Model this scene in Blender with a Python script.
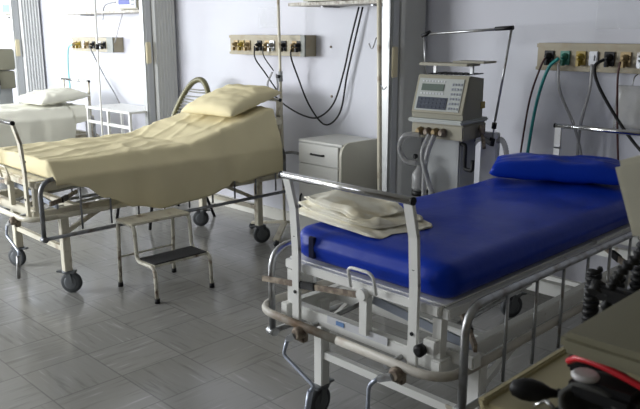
import bpy, bmesh, math, random
from mathutils import Vector, Matrix, noise, Euler
random.seed(7)
C = bpy.context.scene.collection
PI = math.pi
for o in list(bpy.data.objects): bpy.data.objects.remove(o)

# ------------------------------------------------------------------ camera
scn = bpy.context.scene
F = 732.0
cam_d = bpy.data.cameras.new('camera'); cam = bpy.data.objects.new('camera', cam_d); C.objects.link(cam)
cam_d.sensor_width = 36.0; cam_d.lens = F / 640.0 * 36.0; cam_d.clip_start = 0.05
cam.location = (0, -4.14, 1.62)
cam.rotation_euler = (math.radians(90 - 13.334), 0, math.radians(45.292))
cam_d.dof.use_dof = True; cam_d.dof.focus_distance = 4.2; cam_d.dof.aperture_fstop = 7.0
scn.camera = cam
scn.view_settings.view_transform = 'Standard'; scn.view_settings.look = 'None'
scn.view_settings.gamma = 1.0; scn.view_settings.use_curve_mapping = False
scn.view_settings.exposure = -0.75

# ------------------------------------------------------------------ daylight
w = bpy.data.worlds.new('world'); scn.world = w; w.use_nodes = True
w.node_tree.nodes['Background'].inputs[0].default_value = (0.72, 0.84, 1.0, 1)
w.node_tree.nodes['Background'].inputs[1].default_value = 1.0
def area(name, loc, target, sx, sy, power, col):
    l = bpy.data.lights.new(name, 'AREA'); l.shape = 'RECTANGLE'; l.size = sx; l.size_y = sy
    l.energy = power; l.color = col
    o = bpy.data.objects.new(name, l); C.objects.link(o); o.location = loc
    d = Vector(target) - Vector(loc); o.rotation_euler = d.to_track_quat('-Z', 'Y').to_euler()
    return o
# daylight through the window at the far left end and through the long windows opposite the beds
area('daylight_end_window', (-11.45, -2.8, 1.75), (-11, -2.8, 1.73), 4.2, 1.7, 400, (0.90, 0.95, 1.0))
area('daylight_side_window', (-7.9, -6.05, 1.75), (-7.9, -5.0, 1.70), 3.4, 1.6, 820, (0.94, 0.97, 1.0))
area('daylight_side_window', (-3.4, -6.05, 1.85), (-3.4, -5.0, 1.80), 1.8, 1.3, 32, (0.95, 0.96, 1.0))

# ------------------------------------------------------------------ materials
def mat(name, col, rough=0.5, metal=0.0, noise_amt=0.0, noise_scale=8.0, col2=None, bump=0.0, bump_scale=60.0,
        trans=0.0, spec=0.5, sss=0.0, coat=0.0, alpha=1.0):
    m = bpy.data.materials.new(name); m.use_nodes = True
    nt = m.node_tree; b = nt.nodes['Principled BSDF']
    b.inputs['Base Color'].default_value = (*col, 1); b.inputs['Roughness'].default_value = rough
    b.inputs['Metallic'].default_value = metal; b.inputs['Transmission Weight'].default_value = trans
    b.inputs['Specular IOR Level'].default_value = spec; b.inputs['Coat Weight'].default_value = coat
    b.inputs['Alpha'].default_value = alpha
    tc = nt.nodes.new('ShaderNodeTexCoord')
    if noise_amt > 0 or col2:
        n = nt.nodes.new('ShaderNodeTexNoise'); n.inputs['Scale'].default_value = noise_scale
        n.inputs['Detail'].default_value = 5
        nt.links.new(tc.outputs['Object'], n.inputs['Vector'])
        r = nt.nodes.new('ShaderNodeValToRGB')
        c2 = col2 if col2 else tuple(c * 0.7 for c in col)
        r.color_ramp.elements[0].position = 0.62 - 0.35 * noise_amt; r.color_ramp.elements[0].color = (*col, 1)
        r.color_ramp.elements[1].position = 0.72; r.color_ramp.elements[1].color = (*c2, 1)
        nt.links.new(n.outputs['Fac'], r.inputs['Fac']); nt.links.new(r.outputs['Color'], b.inputs['Base Color'])
    if bump > 0:
        n2 = nt.nodes.new('ShaderNodeTexNoise'); n2.inputs['Scale'].default_value = bump_scale
        n2.inputs['Detail'].default_value = 4
        nt.links.new(tc.outputs['Object'], n2.inputs['Vector'])
        bp = nt.nodes.new('ShaderNodeBump'); bp.inputs['Strength'].default_value = bump; bp.inputs['Distance'].default_value = 0.01
        nt.links.new(n2.outputs['Fac'], bp.inputs['Height']); nt.links.new(bp.outputs['Normal'], b.inputs['Normal'])
    return m
M = {}
M['wall_dim'] = mat('low_bounce_wall', (0.26, 0.24, 0.20), 0.7)  # walls out of view, coloured darker to reduce bounced light
M['wall'] = mat('wall_paint', (0.59, 0.60, 0.655), 0.6, noise_amt=0.6, noise_scale=1.2, col2=(0.56, 0.555, 0.615), bump=0.08, bump_scale=90)
M['ceiling'] = mat('ceiling_paint', (0.55, 0.54, 0.50), 0.8)
M['white_paint'] = mat('white_enamel', (0.82, 0.82, 0.79), 0.35, noise_amt=-0.15, noise_scale=11, col2=(0.50, 0.45, 0.37), bump=0.05)
M['cream_paint'] = mat('cream_enamel', (0.66, 0.62, 0.50), 0.38, noise_amt=0.2, noise_scale=12, col2=(0.34, 0.26, 0.17), bump=0.05)
M['stool_paint'] = mat('chipped_cream_enamel', (0.62, 0.60, 0.50), 0.4, noise_amt=0.28, noise_scale=22, col2=(0.12, 0.06, 0.03))
M['brown_bumper'] = mat('worn_bumper', (0.56, 0.53, 0.47), 0.5, noise_amt=0.35, noise_scale=6, col2=(0.22, 0.14, 0.08))
M['chrome'] = mat('chrome', (0.72, 0.72, 0.72), 0.18, 1.0)
M['steel'] = mat('brushed_steel', (0.45, 0.46, 0.47), 0.35, 0.9, noise_amt=0.4, noise_scale=20, col2=(0.26, 0.24, 0.22))
M['dull_rail'] = mat('dull_rail_steel', (0.27, 0.28, 0.30), 0.38, 0.8, noise_amt=0.4, noise_scale=20, col2=(0.16, 0.14, 0.12))
M['grey_rod'] = mat('grey_plated_rod', (0.42, 0.46, 0.55), 0.35, 0.5)
M['rusty'] = mat('rusty_hinge', (0.18, 0.14, 0.11), 0.6, 0.4, noise_amt=0.6, noise_scale=40, col2=(0.42, 0.36, 0.28))
M['black'] = mat('black_plastic', (0.010, 0.010, 0.011), 0.5, spec=0.3)
M['tyre'] = mat('grey_rubber', (0.055, 0.06, 0.065), 0.65)
M['hub'] = mat('wheel_hub', (0.13, 0.14, 0.15), 0.5, 0.3)
M['blue_vinyl'] = mat('blue_vinyl', (0.004, 0.034, 0.38), 0.36, bump=0.35, bump_scale=9, spec=0.18)
M['blue_seam'] = mat('dark_blue_seam', (0.004, 0.008, 0.06), 0.6)
M['sheet_cream'] = mat('cream_sheet', (0.74, 0.66, 0.43), 0.85, bump=0.1, bump_scale=400, spec=0.15)
M['sheet_white'] = mat('white_sheet', (0.78, 0.77, 0.68), 0.85, bump=0.1, bump_scale=400, spec=0.15)
M['towel'] = mat('cream_cotton', (0.92, 0.89, 0.77), 0.9, noise_amt=0.5, noise_scale=9, col2=(0.74, 0.66, 0.46), bump=0.25, bump_scale=260, spec=0.1)
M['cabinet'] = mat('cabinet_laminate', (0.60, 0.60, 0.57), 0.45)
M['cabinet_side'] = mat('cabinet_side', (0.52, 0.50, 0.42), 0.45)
M['gap_shade'] = mat('gap_shade', (0.03, 0.03, 0.03), 0.8)
M['vinyl_fold'] = mat('grey_folding_vinyl', (0.66, 0.67, 0.67), 0.5)
M['post'] = mat('aluminium_post', (0.42, 0.43, 0.43), 0.4, 0.4)
M['latch'] = mat('beige_latch', (0.62, 0.55, 0.36), 0.4)
M['rail_beige'] = mat('trunking_beige', (0.33, 0.29, 0.20), 0.5, noise_amt=0.35, noise_scale=10, col2=(0.30, 0.24, 0.15))
M['rail_grey'] = mat('trunking_cover', (0.20, 0.21, 0.19), 0.5, noise_amt=0.3, noise_scale=8)
M['brass'] = mat('brass', (0.30, 0.22, 0.11), 0.45, 0.4)
M['yellow'] = mat('yellow_outlet', (0.34, 0.24, 0.03), 0.4)
M['green'] = mat('green_outlet', (0.02, 0.17, 0.12), 0.4)
M['teal'] = mat('teal_hose', (0.03, 0.30, 0.28), 0.4)
M['pale_teal'] = mat('pale_teal_hose', (0.25, 0.60, 0.62), 0.4)
M['maroon'] = mat('maroon_cable', (0.06, 0.015, 0.015), 0.5)
M['clear_tube'] = mat('translucent_tube', (0.36, 0.36, 0.36), 0.25, alpha=0.6)
M['plastic_sheet'] = mat('clear_plastic', (0.80, 0.82, 0.84), 0.06, alpha=0.10, bump=0.5, bump_scale=30)
M['bag'] = mat('drip_bag_plastic', (0.50, 0.49, 0.42), 0.2, alpha=0.3)
M['equip'] = mat('equipment_beige', (0.44, 0.42, 0.33), 0.45)
M['equip_dark'] = mat('equipment_olive', (0.25, 0.24, 0.18), 0.5)
M['equip_pale'] = mat('control_panel_grey', (0.40, 0.42, 0.40), 0.45)
M['screen'] = mat('lcd_screen', (0.12, 0.15, 0.13), 0.15)
M['keypad'] = mat('keypad_dark', (0.035, 0.045, 0.07), 0.35)
M['key'] = mat('keypad_keys', (0.30, 0.32, 0.36), 0.4)
M['vent_beige'] = mat('ventilator_beige', (0.30, 0.28, 0.21), 0.45)
M['ped'] = mat('pedestal_grey', (0.33, 0.34, 0.34), 0.45)
M['blue_scr'] = mat('blue_screen_face', (0.10, 0.12, 0.38), 0.3)
M['cyan_scr'] = mat('cyan_screen_face', (0.10, 0.30, 0.50), 0.3)
M['olive_tube'] = mat('olive_chair_tube', (0.13, 0.12, 0.06), 0.4, 0.2)
M['cord'] = mat('white_chair_cord', (0.22, 0.22, 0.19), 0.4)
M['trolley'] = mat('trolley_cream', (0.52, 0.46, 0.27), 0.5, noise_amt=0.2, noise_scale=4, col2=(0.46, 0.40, 0.23))
M['shelf_olive'] = mat('shelf_grey_olive', (0.24, 0.225, 0.15), 0.55)
M['red'] = mat('red_rubber', (0.62, 0.02, 0.03), 0.35)
M['gauge'] = mat('white_gauge', (0.62, 0.60, 0.60), 0.3)
M['cuff'] = mat('dark_grey_cuff', (0.07, 0.07, 0.065), 0.85, bump=0.3, bump_scale=200)
M['tread'] = mat('black_rubber_tread', (0.025, 0.025, 0.027), 0.75, bump=0.3, bump_scale=150)
M['shelf_stone'] = mat('shelf_speckled', (0.52, 0.50, 0.44), 0.5, noise_amt=0.8, noise_scale=45, col2=(0.2, 0.16, 0.12))
M['sticker'] = mat('blue_sticker', (0.15, 0.28, 0.55), 0.5)
M['white_plastic'] = mat('white_plastic', (0.66, 0.67, 0.70), 0.4)
M['glass'] = mat('frosted_pane', (0.9, 0.95, 1.0), 0.1, alpha=0.1)
M['baseboard'] = mat('baseboard_paint', (0.62, 0.61, 0.56), 0.5)

def floor_mat():
    m = bpy.data.materials.new('vinyl_floor_tiles'); m.use_nodes = True
    nt = m.node_tree; b = nt.nodes['Principled BSDF']; L = nt.links.new; N = nt.nodes.new
    T = 0.345
    tc = N('ShaderNodeTexCoord'); sep = N('ShaderNodeSeparateXYZ'); L(tc.outputs['Object'], sep.inputs[0])
    def mth(op, a, bb=None, c=None):
        n = N('ShaderNodeMath'); n.operation = op
        for i, v in enumerate((a, bb, c)):
            if v is None: continue
            if isinstance(v, (int, float)): n.inputs[i].default_value = v
            else: L(v, n.inputs[i])
        return n.outputs[0]
    u = mth('DIVIDE', mth('ADD', sep.outputs['X'], 3.326 + T * 60), T)
    v = mth('DIVIDE', mth('ADD', sep.outputs['Y'], 2.19 + T * 60), T)
    fu = mth('FRACT', u); fv = mth('FRACT', v); iu = mth('FLOOR', u); iv = mth('FLOOR', v)
    def edge(f): return mth('GREATER_THAN', mth('ABSOLUTE', mth('SUBTRACT', f, 0.5)), 0.489)
    g = mth('MAXIMUM', edge(fu), edge(fv))
    par = mth('MODULO', mth('ADD', iu, iv), 2.0)
    # streaks: direction turns from tile to tile
    cx = N('ShaderNodeCombineXYZ'); cy = N('ShaderNodeCombineXYZ')
    L(mth('MULTIPLY', u, 0.9), cx.inputs[0]); L(mth('MULTIPLY', v, 9.0), cx.inputs[1]); L(mth('ADD', mth('MULTIPLY', iu, 3.7), mth('MULTIPLY', iv, 5.1)), cx.inputs[2])
    L(mth('MULTIPLY', u, 9.0), cy.inputs[0]); L(mth('MULTIPLY', v, 0.9), cy.inputs[1]); L(mth('ADD', mth('MULTIPLY', iu, 2.3), mth('MULTIPLY', iv, 7.9)), cy.inputs[2])
    mv = N('ShaderNodeMix'); mv.data_type = 'VECTOR'; L(par, mv.inputs['Factor']); L(cx.outputs[0], mv.inputs[4]); L(cy.outputs[0], mv.inputs[5])
    n1 = N('ShaderNodeTexNoise'); n1.inputs['Scale'].default_value = 1.6; n1.inputs['Detail'].default_value = 3; L(mv.outputs[1], n1.inputs['Vector'])
    r = N('ShaderNodeValToRGB'); e = r.color_ramp.elements
    e[0].position = 0.28; e[0].color = (0.185, 0.182, 0.172, 1); e[1].position = 0.42; e[1].color = (0.245, 0.242, 0.230, 1)
    x = r.color_ramp.elements.new(0.62); x.color = (0.252, 0.25, 0.238, 1)
    x = r.color_ramp.elements.new(0.75); x.color = (0.335, 0.335, 0.325, 1)
    L(n1.outputs['Fac'], r.inputs['Fac'])
    wn = N('ShaderNodeTexWhiteNoise'); cw = N('ShaderNodeCombineXYZ'); L(iu, cw.inputs[0]); L(iv, cw.inputs[1]); L(cw.outputs[0], wn.inputs['Vector'])
    br = mth('ADD', mth('MULTIPLY', wn.outputs['Value'], 0.14), 0.93)
    mm = N('ShaderNodeMix'); mm.data_type = 'RGBA'; mm.blend_type = 'MULTIPLY'; mm.inputs['Factor'].default_value = 1
    L(r.outputs['Color'], mm.inputs[6]); cc = N('ShaderNodeCombineXYZ'); L(br, cc.inputs[0]); L(br, cc.inputs[1]); L(br, cc.inputs[2]); L(cc.outputs[0], mm.inputs[7])
    mg = N('ShaderNodeMix'); mg.data_type = 'RGBA'; L(mth('MULTIPLY', g, 0.5), mg.inputs['Factor']); L(mm.outputs[2], mg.inputs[6]); mg.inputs[7].default_value = (0.10, 0.10, 0.10, 1)
    L(mg.outputs[2], b.inputs['Base Color'])
    n3 = N('ShaderNodeTexNoise'); n3.inputs['Scale'].default_value = 3; L(tc.outputs['Object'], n3.inputs['Vector'])
    L(mth('ADD', mth('MULTIPLY', n3.outputs['Fac'], 0.12), 0.11), b.inputs['Roughness'])
    bp = N('ShaderNodeBump'); bp.inputs['Strength'].default_value = 0.12; bp.inputs['Distance'].default_value = 0.01
    L(mth('ADD', mth('MULTIPLY', n3.outputs['Fac'], 0.5), mth('MULTIPLY', g, -0.3)), bp.inputs['Height']); L(bp.outputs['Normal'], b.inputs['Normal'])
    return m
M['floor'] = floor_mat()

# ------------------------------------------------------------------ mesh helpers
def fillet(pts, r, n=5):
    pts = [Vector(p) for p in pts]; out = [pts[0]]
    for i in range(1, len(pts) - 1):
        a, b, c = pts[i - 1], pts[i], pts[i + 1]
        d1 = (a - b); d2 = (c - b); rr = min(r, d1.length * 0.48, d2.length * 0.48)
        p = b + d1.normalized() * rr; q = b + d2.normalized() * rr
        for k in range(n + 1):
            t = k / n; out.append(p * (1 - t) ** 2 + b * 2 * t * (1 - t) + q * t ** 2)
    out.append(pts[-1]); return out
def smooth_path(pts, n=8):
    pts = [Vector(p) for p in pts]; P = [pts[0] * 2 - pts[1]] + pts + [pts[-1] * 2 - pts[-2]]; out = []
    for i in range(1, len(P) - 2):
        for k in range(n):
            t = k / n; a, b, c, d = P[i - 1:i + 3]
            out.append(0.5 * ((2 * b) + (c - a) * t + (2 * a - 5 * b + 4 * c - d) * t * t + (3 * b - a - 3 * c + d) * t ** 3))
    out.append(pts[-1]); return out
class MB:
    def __init__(s): s.bm = bmesh.new(); s.mi = 0
    def _done(s, faces, smooth=False):
        for f in faces: f.material_index = s.mi; f.smooth = smooth
    def box(s, c, d, rot=None, bev=0.0):
        r = bmesh.ops.create_cube(s.bm, size=1.0); vs = r['verts']
        mt = Matrix.Diagonal((*d, 1))
        if rot is not None: mt = (rot if isinstance(rot, Matrix) else Euler(rot).to_matrix().to_4x4()) @ mt
        mt = Matrix.Translation(c) @ mt
        bmesh.ops.transform(s.bm, matrix=mt, verts=vs)
        fs = set(f for v in vs for f in v.link_faces)
        if bev > 0:
            es = set(e for v in vs for e in v.link_edges)
            q = bmesh.ops.bevel(s.bm, geom=list(es), offset=bev, segments=2, affect='EDGES', clamp_overlap=True)
            fs = set(q['faces']) | set(f for v in q['verts'] for f in v.link_faces)
            s._done(fs, False)
        s._done([f for f in fs if f.is_valid]); return s
    def bar(s, p, q, wd, h, bev=0.0, roll=0.0):
        p = Vector(p); q = Vector(q); d = q - p
        R = d.to_track_quat('Y', 'Z').to_matrix().to_4x4() @ Matrix.Rotation(roll, 4, 'Y')
        return s.box((p + q) / 2, (wd, d.length, h), R, bev)
    def tube(s, pts, r, n=10, closed=False, flat=None):
        pts = [Vector(p) for p in pts]; N = len(pts)
        rs = r if isinstance(r, (list, tuple)) else [r] * N
        T = []
        for i in range(N):
            if closed: t = pts[(i + 1) % N] - pts[i - 1]
            else: t = pts[min(i + 1, N - 1)] - pts[max(i - 1, 0)]
            T.append(t.normalized() if t.length > 1e-9 else Vector((0, 0, 1)))
        up = Vector((0, 0, 1)) if abs(T[0].z) < 0.9 else Vector((1, 0, 0))
        nrm = (up - T[0] * up.dot(T[0])).normalized(); rings = []
        for i in range(N):
            if i > 0:
                q = T[i - 1].rotation_difference(T[i]); nrm = q @ nrm
                nrm = (nrm - T[i] * nrm.dot(T[i])).normalized()
            bn = T[i].cross(nrm); ring = []
            for k in range(n):
                a = 2 * PI * k / n; ca, sa = math.cos(a) * rs[i], math.sin(a) * rs[i]
                if flat: ca *= flat[0]; sa *= flat[1]
                ring.append(s.bm.verts.new(pts[i] + nrm * ca + bn * sa))
            rings.append(ring)
        fs = []
        for i in range(N if closed else N - 1):
            a, b = rings[i], rings[(i + 1) % N]
            for k in range(n): fs.append(s.bm.faces.new((a[k], a[(k + 1) % n], b[(k + 1) % n], b[k])))
        s._done(fs, True)
        if not closed: s._done([s.bm.faces.new(rings[0][::-1]), s.bm.faces.new(rings[-1])])
        return s
    def lathe(s, prof, c, axis='Z', n=20, rot=None):
        R = {'Z': Matrix.Identity(4), 'X': Matrix.Rotation(PI / 2, 4, 'Y'), 'Y': Matrix.Rotation(-PI / 2, 4, 'X')}[axis]
        if rot is not None: R = rot
        mt = Matrix.Translation(c) @ R; rings = []
        for (r, z) in prof:
            rings.append([s.bm.verts.new(mt @ Vector((r * math.cos(2 * PI * k / n), r * math.sin(2 * PI * k / n), z))) for k in range(n)])
        fs = []
        for a, b in zip(rings, rings[1:]):
            for k in range(n): fs.append(s.bm.faces.new((a[k], a[(k + 1) % n], b[(k + 1) % n], b[k])))
        s._done(fs, True); s._done([s.bm.faces.new(rings[0][::-1]), s.bm.faces.new(rings[-1])]); return s
    def prism(s, poly, mt, depth):
        """poly in local XY plane extruded along local Z, placed with matrix mt"""
        a = [s.bm.verts.new(mt @ Vector((x, y, 0))) for x, y in poly]; b = [s.bm.verts.new(mt @ Vector((x, y, depth))) for x, y in poly]
        n = len(poly); fs = [s.bm.faces.new(a[::-1]), s.bm.faces.new(b)]
        for k in range(n): fs.append(s.bm.faces.new((a[k], a[(k + 1) % n], b[(k + 1) % n], b[k])))
        s._done(fs); return s
    def grid(s, fn, nu, nv, smooth=True):
        g = [[s.bm.verts.new(fn(i / nu, j / nv)) for j in range(nv + 1)] for i in range(nu + 1)]; fs = []
        for i in range(nu):
            for j in range(nv): fs.append(s.bm.faces.new((g[i][j], g[i + 1][j], g[i + 1][j + 1], g[i][j + 1])))
        s._done(fs, smooth); return s
    def build(s, name, m, parent=None, mods=None):
        bmesh.ops.recalc_face_normals(s.bm, faces=s.bm.faces)
        me = bpy.data.meshes.new(name); s.bm.to_mesh(me); s.bm.free()
        for x in (m if isinstance(m, (list, tuple)) else [m]): me.materials.append(M[x] if isinstance(x, str) else x)
        o = bpy.data.objects.new(name, me); C.objects.link(o)
        if parent is not None: o.parent = parent
        return o
def tag(o, label, cat, group=None):
    o['label'] = label; o['category'] = cat
    if group: o['group'] = group
    return o
def thing(name, label, cat, loc=(0, 0, 0), rz=0.0, group=None):
    o = bpy.data.objects.new(name, None); C.objects.link(o); o.location = loc; o.rotation_euler = (0, 0, rz)
    o.empty_display_size = 0.1
    return tag(o, label, cat, group)
def struct(name, mb, m, parent=None):
    o = mb.build(name, m, parent)
    if parent is None: o['kind'] = 'structure'
    return o
def single(mb, name, m, label, cat, group=None): return tag(mb.build(name, m), label, cat, group)
def nz(x, y, z=0.0, s=1.0): return noise.noise(Vector((x * s, y * s, z * s)))

# ------------------------------------------------------------------ the room
XL, XR, YF, ZC = -11.4, 1.6, -6.0, 2.9
struct('floor', MB().box(((XL + XR) / 2, YF / 2, -0.05), (XR - XL + 0.2, -YF + 0.2, 0.1)), 'floor')
struct('ceiling', MB().box(((XL + XR) / 2, YF / 2, ZC + 0.05), (XR - XL + 0.2, -YF + 0.2, 0.1)), 'ceiling')
struct('wall_back', MB().box(((XL + XR) / 2, 0.05, ZC / 2), (XR - XL + 0.2, 0.1, ZC)), 'wall')
struct('wall_right', MB().box((XR + 0.05, YF / 2, ZC / 2), (0.1, -YF, ZC)), 'wall_dim')
def wall_with_hole(name, along, fixed, a0, a1, holes):
    mb = MB()
    def b(u0, u1, z0, z1):
        if u1 - u0 < 1e-4 or z1 - z0 < 1e-4: return
        if along == 'x': mb.box(((u0 + u1) / 2, fixed, (z0 + z1) / 2), (u1 - u0, 0.1, z1 - z0))
        else: mb.box((fixed, (u0 + u1) / 2, (z0 + z1) / 2), (0.1, u1 - u0, z1 - z0))
    u = a0
    for (h0, h1, z0, z1) in holes:
        b(u, h0, 0, ZC); b(h0, h1, 0, z0); b(h0, h1, z1, ZC); u = h1
    b(u, a1, 0, ZC); return struct(name, mb, 'wall_dim')
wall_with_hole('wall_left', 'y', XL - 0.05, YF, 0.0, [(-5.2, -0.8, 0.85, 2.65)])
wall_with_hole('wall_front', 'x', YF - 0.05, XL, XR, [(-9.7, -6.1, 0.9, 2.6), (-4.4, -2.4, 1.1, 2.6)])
def window(n, along, fixed, u0, u1, z0, z1, k):
    mb = MB()
    def P(u, z): return (u, fixed, z) if along == 'x' else (fixed, u, z)
    for z in (z0 + 0.025, z1 - 0.025): mb.bar(P(u0, z), P(u1, z), 0.06, 0.05)
    for i in range(k + 1):
        u = u0 + 0.025 + (u1 - u0 - 0.05) * i / k; mb.bar(P(u, z0 + 0.05), P(u, z1 - 0.05), 0.05, 0.06)
    struct('window_%d' % n, mb, 'white_paint')
window(1, 'y', XL - 0.02, -5.2, -0.8, 0.85, 2.65, 4)
window(2, 'x', YF - 0.02, -9.7, -6.1, 0.9, 2.6, 4)
window(3, 'x', YF - 0.02, -4.4, -2.4, 1.1, 2.6, 2)
struct('baseboard_back', MB().box(((XL + XR) / 2, -0.009, 0.05), (XR - XL, 0.018, 0.10)), 'baseboard')

# folding partitions stacked against the back wall
def partition(x, label):
    t = thing('folding_partition', label, 'partition', (x, 0, 0), 0, 'folding partitions between the beds')
    mb = MB(); pts = []; n = 7; y0, y1 = -0.02, -0.27
    L = [];
    for i in range(n * 2 + 1):
        y = y0 + (y1 - y0) * i / (n * 2); L.append((0.07 if i % 2 else 0.05, y))
    R = [(-a, b) for a, b in reversed(L)]
    mb.prism(L + R, Matrix.Identity(4), 2.88); mb.build('folded_panel', 'vinyl_fold', t)
    MB().box((-0.005, -0.31, 1.44), (0.095, 0.07, 2.88), bev=0.006).box((0.02, -0.35, 1.44), (0.016, 0.014, 2.88)).build('edge_post', 'post', t)
    MB().box((0.052, -0.33, 1.42), (0.022, 0.05, 0.20), bev=0.006).build('latch_plate', 'latch', t)
partition(-3.20, 'folded grey accordion partition with beige latch beside the ventilator')
partition(-6.20, 'folded grey accordion partition with beige latch left of the corded chair')
partition(-9.15, 'bright white folded accordion partition behind the white-sheeted bed')

# ------------------------------------------------------------------ beds
def bed(x0, y0, label, paint, railm, bumperm, raised, cover_mat=None, grp='crank hospital beds', full=True, pw=0.288, cranks=((0.19, -0.09), (-0.21, -0.09)), lx=(-0.385, 0.40)):
    t = thing('hospital_bed', label, 'bed', (x0, y0, 0), 0, grp)
    DZ = 0.742                                     # deck height
    LEN = 2.0
    # mattress deck
    f = MB()
    for sx in (-1, 1): f.bar((sx * 0.385, 0.03, DZ - 0.03), (sx * 0.385, 1.15 if raised else LEN, DZ - 0.022), 0.03, 0.036, 0.004)
    for y in (0.03, 0.62, 1.12): f.bar((-0.37, y, DZ - 0.022), (0.37, y, DZ - 0.022), 0.035, 0.036, 0.004)
    if not raised: f.bar((-0.37, LEN, DZ - 0.03), (0.37, LEN, DZ - 0.03), 0.035, 0.045)
    f.build('deck_frame', paint, t)
    d = MB(); d.box((0, 0.57, DZ - 0.003), (0.76, 1.06, 0.006)); d.build('deck_panel', paint, t)
    d = MB()
    if raised:
        p, q = Vector((0, 1.12, DZ - 0.003)), Vector((0, 2.0, DZ + 0.22))
    else: p, q = Vector((0, 1.12, DZ - 0.003)), Vector((0, LEN, DZ - 0.003))
    d.bar(p, q, 0.78, 0.012)
    if raised:
        for sx in (-1, 1): d.bar(p + Vector((sx * 0.385, 0, -0.02)), q + Vector((sx * 0.385, 0, -0.02)), 0.03, 0.035)
    d.build('backrest_deck', paint, t)
    # U handle on the deck foot
    MB().tube(fillet([(0.0, -0.01, DZ - 0.02), (0.0, -0.03, DZ + 0.062), (0.12, -0.03, DZ + 0.062), (0.12, -0.01, DZ - 0.02)], 0.03), 0.006).build('deck_handle', paint, t)
    # lower frame
    f = MB(); Z = 0.525
    for sx in (-1, 1): f.bar((sx * 0.375, 0.0, Z), (sx * 0.375, LEN, Z), 0.04, 0.06, 0.004)
    for y in (0.05, 0.30, 1.0, 1.72, LEN): f.bar((-0.375, y, Z), (0.375, y, Z), 0.045, 0.055, 0.004)
    f.build('lower_frame', paint, t)
    for (x, y) in ((-0.36, 0.04), (0.36, 0.04), (-0.36, LEN - 0.03), (0.36, LEN - 0.03)):
        MB().box((x, y, (Z + DZ) / 2 - 0.01), (0.035, 0.035, DZ - Z - 0.075)).build('deck_support', paint, t)
    # legs, casters
    for sx, LX in zip((-1, 1), lx):
        for y in (0.19, 1.77):
            MB().box((LX, y, 0.335), (0.05, 0.05, 0.39), bev=0.004).build('leg', paint, t)
            cst = MB().lathe([(0.026, 0.125), (0.034, 0.13), (0.034, 0.145), (0.015, 0.148)], (LX, y, 0))
            a = (0.785 if not full else 1.35) + 0.35 * math.sin(3.1 * sx + 2.3 * y + x0) + (PI if sx < 0 else 0.2)
            ca, sa = math.cos(a), math.sin(a); off = Vector((ca, sa, 0)) * 0.022; ctr = Vector((LX, y, 0.068)) + off
            nrm = Vector((-sa, ca, 0))
            R = Matrix(((ca, -sa, 0, 0), (sa, ca, 0, 0), (0, 0, 1, 0), (0, 0, 0, 1)))
            cst.box((LX + off.x * 0.5, y + off.y * 0.5, 0.138), (0.085, 0.05, 0.014), R, 0.003)
            cst.box((ctr.x - off.x * 3.0, ctr.y - off.y * 3.0, 0.137), (0.05, 0.036, 0.01), R, 0.003)
            for s2 in (-1, 1): cst.bar(Vector((LX, y, 0.14)) + nrm * 0.024 * s2 + off * .4, ctr + nrm * 0.024 * s2, 0.004, 0.034)
            c = cst.build('caster', 'hub', t)
            Rw = nrm.to_track_quat('Z', 'Y').to_matrix().to_4x4()
            wv = MB(); wv.lathe([(0.046, -0.017), (0.062, -0.016), (0.068, -0.010), (0.068, 0.010), (0.062, 0.016), (0.046, 0.017)], ctr, rot=Rw, n=28)
            wv.mi = 1; wv.lathe([(0.010, -0.021), (0.036, -0.019), (0.044, -0.0175), (0.044, 0.0175), (0.036, 0.019), (0.010, 0.021)], ctr, rot=Rw)
            wv.build('wheel', ['tyre', 'hub'], c)
    for y in (0.19, 1.77): MB().bar((lx[0] + 0.025, y, 0.285), (lx[1] - 0.025, y, 0.285), 0.028, 0.032).build('leg_crossbar', paint, t)
    for LX in lx:
        MB().bar((LX, 0.215, 0.40), (LX, 0.45, 0.505), 0.02, 0.025).build('leg_brace', paint, t)
        MB().bar((LX, 1.745, 0.36), (LX, 1.45, 0.505), 0.02, 0.025).build('leg_brace', paint, t)
    # bumper loop
    HB = 0.475; BO = -0.025
    bp = fillet([(BO, -0.055, 0.52), (BO - HB, -0.055, 0.52), (BO - HB, LEN + 0.06, 0.52), (BO + HB, LEN + 0.06, 0.52), (BO + HB, -0.055, 0.52), (BO + 0.001, -0.055, 0.52)], 0.13, 8)
    MB().tube(bp, 0.015, 10, flat=(1.15, 0.9)).build('bumper_rail', bumperm, t)
    # foot and head posts with top bars
    for yy, lean, nm in ((-0.01, 0.05, 'foot'), (LEN + 0.02, 0.0, 'head')):
        for sx in (-1, 1):
            pm = MB(); X = sx * pw
            pts = [(X, yy, 0.49), (X, yy, 0.80), (X, yy + lean * -0.24, 0.97), (X, yy - lean * 0.9, 1.093)]
            for a, b in zip(pts, pts[1:]): pm.bar(a, (Vector(b) + (Vector(b) - Vector(a)).normalized() * 0.008), 0.036, 0.016, roll=0)
            po = pm.build(nm + '_post', paint, t)
            if nm == 'foot':
                for zz in (0.63, 0.86): MB().lathe([(0.007, -0.012), (0.008, 0.012)], (X, yy, zz), 'Y', 10).build('bolt', 'black', po)
        y2 = yy - lean * 1.04
        bar = MB().tube([(-pw - 0.02, y2, 1.098), (pw + 0.02, y2, 1.098)], 0.0135, 14).build(nm + '_bar', 'chrome', t)
        for e_ in (-1, 1): MB().tube([(e_ * (pw + 0.019), y2, 1.098), (e_ * (pw + 0.026), y2, 1.098)], 0.0142).build('end_cap', 'black', bar)
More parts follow.
